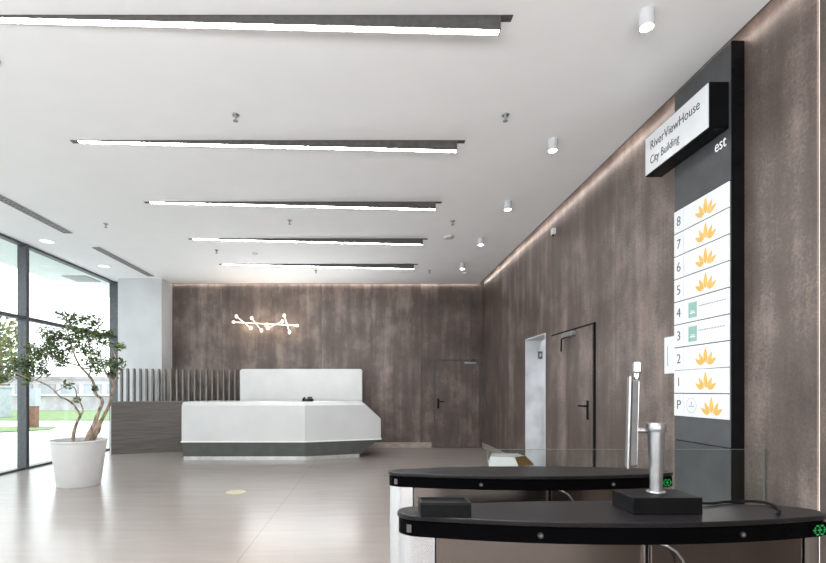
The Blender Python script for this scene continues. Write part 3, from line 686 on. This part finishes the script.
def turnstile(yc, label):
    t = empty('turnstile', (TXC, yc, 0), label, 'turnstile', 'steel turnstiles with black lens shaped lids')
    MB().prism(lens(TXC, yc), .984, 1.0).build('lid', M_LID, t, .003)
    MB().prism(lens(TXC, yc, .005), .932, .984).build('rim', M_RIM, t)
    MB().prism(lens(TXC, yc, .014, None, .206, e=.10), .02, .932).build('end_column', M_STEEL2, t)
    MB().prism(lens(TXC, yc, .014, 1.385, None, e=.10), .02, .932).build('end_column', M_STEEL2, t)
    MB().prism(lens(TXC, yc, .019, .211, .836), .02, .932).build('side_panel', M_STEEL, t)
    MB().prism(lens(TXC, yc, .019, .848, 1.380), .02, .932).build('side_panel', M_STEEL, t)
    MB().prism(lens(TXC, yc, .026, .20, 1.39), .03, .931).build('inner_frame', M_BLACK, t)
    MB().prism(lens(TXC, yc, .030, e=.12), 0, .02).build('foot_plate', M_BLACK, t)
    # wing barrier edge: chrome curve coming out from beneath the rim
    yf = yc-hw(.1)+.010
    pts = [(.885, yf+.01, .931), (.90, yf-.004, .928), (.925, yf-.008, .912), (.945, yf-.008, .885), (.955, yf-.008, .84), (.955, yf-.008, .45), (.93, yf+.01, .40)]
    MB().tube(pts, .0035, 8).build('wing_edge', M_SILVER, t)
    for sx in (.830, .850):
        MB().box(sx, sx+.004, yf-.003, yf+.02, .03, .930).build('slot_trim', M_CHROME, t)
    # sensors on the rim
    for u, s_ in ((.52, .006), (1.145, .007)):
        yy = yc-hw(u-TXC)+.004
        k = MB().lathe((u, yy, .956), [(.009, -.001), (.009, .003)], 20, Matrix.Rotation(PI/2, 3, 'X')).build('sensor', M_SENS, t)
        MB().lathe((u, yy-.002, .956), [(.004, -.001), (.004, .002)], 12, Matrix.Rotation(PI/2, 3, 'X')).build('sensor_eye', M_FIN, k)
    MB().box(.118, .132, yc-hw(.125-TXC)-.0, yc-hw(.125-TXC)+.02, .945, .968).build('end_sensor', M_HOUS, t)
    # green LED display on the curved rim
    xc = 1.432; yy = yc-hw(xc-TXC)+.005
    ang = math.atan2(-(hw(xc+.01-TXC)-hw(xc-.01-TXC)), .02)
    yy -= .0015
    def T(a, z, o=0): return Vector((xc+math.cos(ang)*a+math.sin(ang)*o, yy+math.sin(ang)*a-math.cos(ang)*o, z))
    dsp = MB().rings([[T(a, z, o) for a, z in ((-.034, .936), (.030, .936), (.030, .978), (-.034, .978))] for o in (-.002, .0015)]).build('display', M_RIM, t)
    m = MB()
    pat = ["..XX.XX..", ".X..X..X.", "XX.XXX.XX", ".X..X..X.", "..XX.XX.."]
    for j, row in enumerate(pat):
        for i_, ch in enumerate(row):
            if ch == 'X':
                a = -.028+i_*.0064; z = .970-j*.0068
                m.rings([[T(aa, zz, o) for aa, zz in ((a, z-.005), (a+.0052, z-.005), (a+.0052, z), (a, z))] for o in (.0012, .0022)])
    m.build('display_light', M_GREEN, dsp)['label'] = 'green lit display pattern'
    return t
TF = turnstile(1.59, 'front steel turnstile with black lid carrying the reader devices')
TB = turnstile(2.375, 'rear steel turnstile with bare black lid, behind the front one')

# glass fence between the barrier line and the right wall
M_GEDGE = mat('polished_glass_edge', srgb(96, 102, 99), .3, spec=.2)
gf = empty('glass_fence', (1.77, 3.325, 0), 'clear waist-high glass fence panel behind the turnstiles, reaching the right wall', 'glass fence')
MB().box(.812, 2.728, 3.319, 3.331, .04, .987).build('glass_panel', M_GLASS, gf)
MB().box(.812, 2.728, 3.319, 3.331, .988, .990).box(.8105, .812, 3.319, 3.331, .04, .99).box(2.728, 2.7295, 3.319, 3.331, .04, .99).build('glass_edge', M_GEDGE, gf)
MB().box(.80, 2.735, 3.30, 3.35, 0, .04).build('floor_channel', M_STEEL, gf)
# card tray box on the front lid
bx = empty('reader_tray', (.238, 1.545, 1.0), 'small black box with sunken top at left end of front lid', 'card reader')
MB().box(.158, .318, 1.505, 1.585, 1.0, 1.040).build('housing', M_BLACK, bx, .002)
m = MB().box(.158, .318, 1.505, 1.512, 1.040, 1.047).box(.158, .318, 1.578, 1.585, 1.040, 1.047).box(.158, .166, 1.512, 1.578, 1.040, 1.047).box(.310, .318, 1.512, 1.578, 1.040, 1.047)
m.build('raised_edge', M_LID, bx)
# terminal on a stand
rt = empty('face_terminal', (.96, 1.60, 1.0), 'slim silver face recognition terminal on silver post with black box base', 'access terminal')
MB().box(.842, 1.066, 1.537, 1.672, 1.0, 1.055).build('base_box', M_BLACK, rt, .003)
c = (.961, 1.612, 1.055)
MB().lathe(c, [(.029, 0), (.030, .004), (.028, .007), (.0195, .008), (.019, .04), (.0235, .14), (.0255, .205)], 32).build('post', M_SILVER, rt)
MB().lathe(c, [(.0290, .205), (.0305, .208), (.0305, .230), (.028, .234), (.022, .232)], 32).build('post_cap', M_SILVER, rt)
MB().tube([(.955, 1.63, 1.262), (.905, 1.64, 1.262)], .010, 12).build('bracket', M_SILVER, rt)
Mt = Matrix.Translation((.902, 1.645, 1.29)) @ Matrix.Rotation(math.radians(1.5), 4, 'Y') @ Matrix.Rotation(math.radians(-24), 4, 'Z')
MB().box(-.010, .012, -.030, .036, -.148, .145, Mt).build('terminal_body', M_HOUS, rt, .005)
MB().box(-.019, -.010, -.038, .042, -.158, .156, Mt).build('terminal_face', M_SILVER, rt, .004)
MB().box(.0105, .0125, -.032, -.026, -.14, .14, Mt).build('side_trim', M_SILVER, rt)
MB().tube([Mt @ Vector(p) for p in ((.006, 0, .14), (.008, 0, .172), (.010, 0, .182))], [.008, .012, .008], 14).build('camera_joint', M_CHROME, rt)
MB().box(-.006, .020, -.022, .022, .168, .206, Mt).build('camera_head', M_SILVER, rt, .006)
# cable on the lid
def lz(px, py): 
    Y = (EYE-1.006)*FPX/(py-VY); return ((px-VX)/FPX*Y, Y, 1.006)
cp = [(1.062, 1.655, 1.012)]+[lz(*q_) for q_ in ((712, 503.5), (724, 502), (738, 501.5), (752, 501.3), (765, 502.6), (774, 505.5), (779.5, 510), (777, 514))]
out = []
cv = [Vector(p) for p in cp]
for i in range(len(cv)-1):
    a, b_, c_, d_ = cv[max(i-1, 0)], cv[i], cv[i+1], cv[min(i+2, len(cv)-1)]
    for k in range(5):
        t_ = k/5; out.append(.5*((2*b_)+(c_-a)*t_+(2*a-5*b_+4*c_-d_)*t_*t_+(3*b_-a-3*c_+d_)*t_**3))
out.append(cv[-1])
tag(MB().tube(out, .0048, 8).build('cable', M_BLACK), 'black cable curling over the right end of the front lid', 'cable')
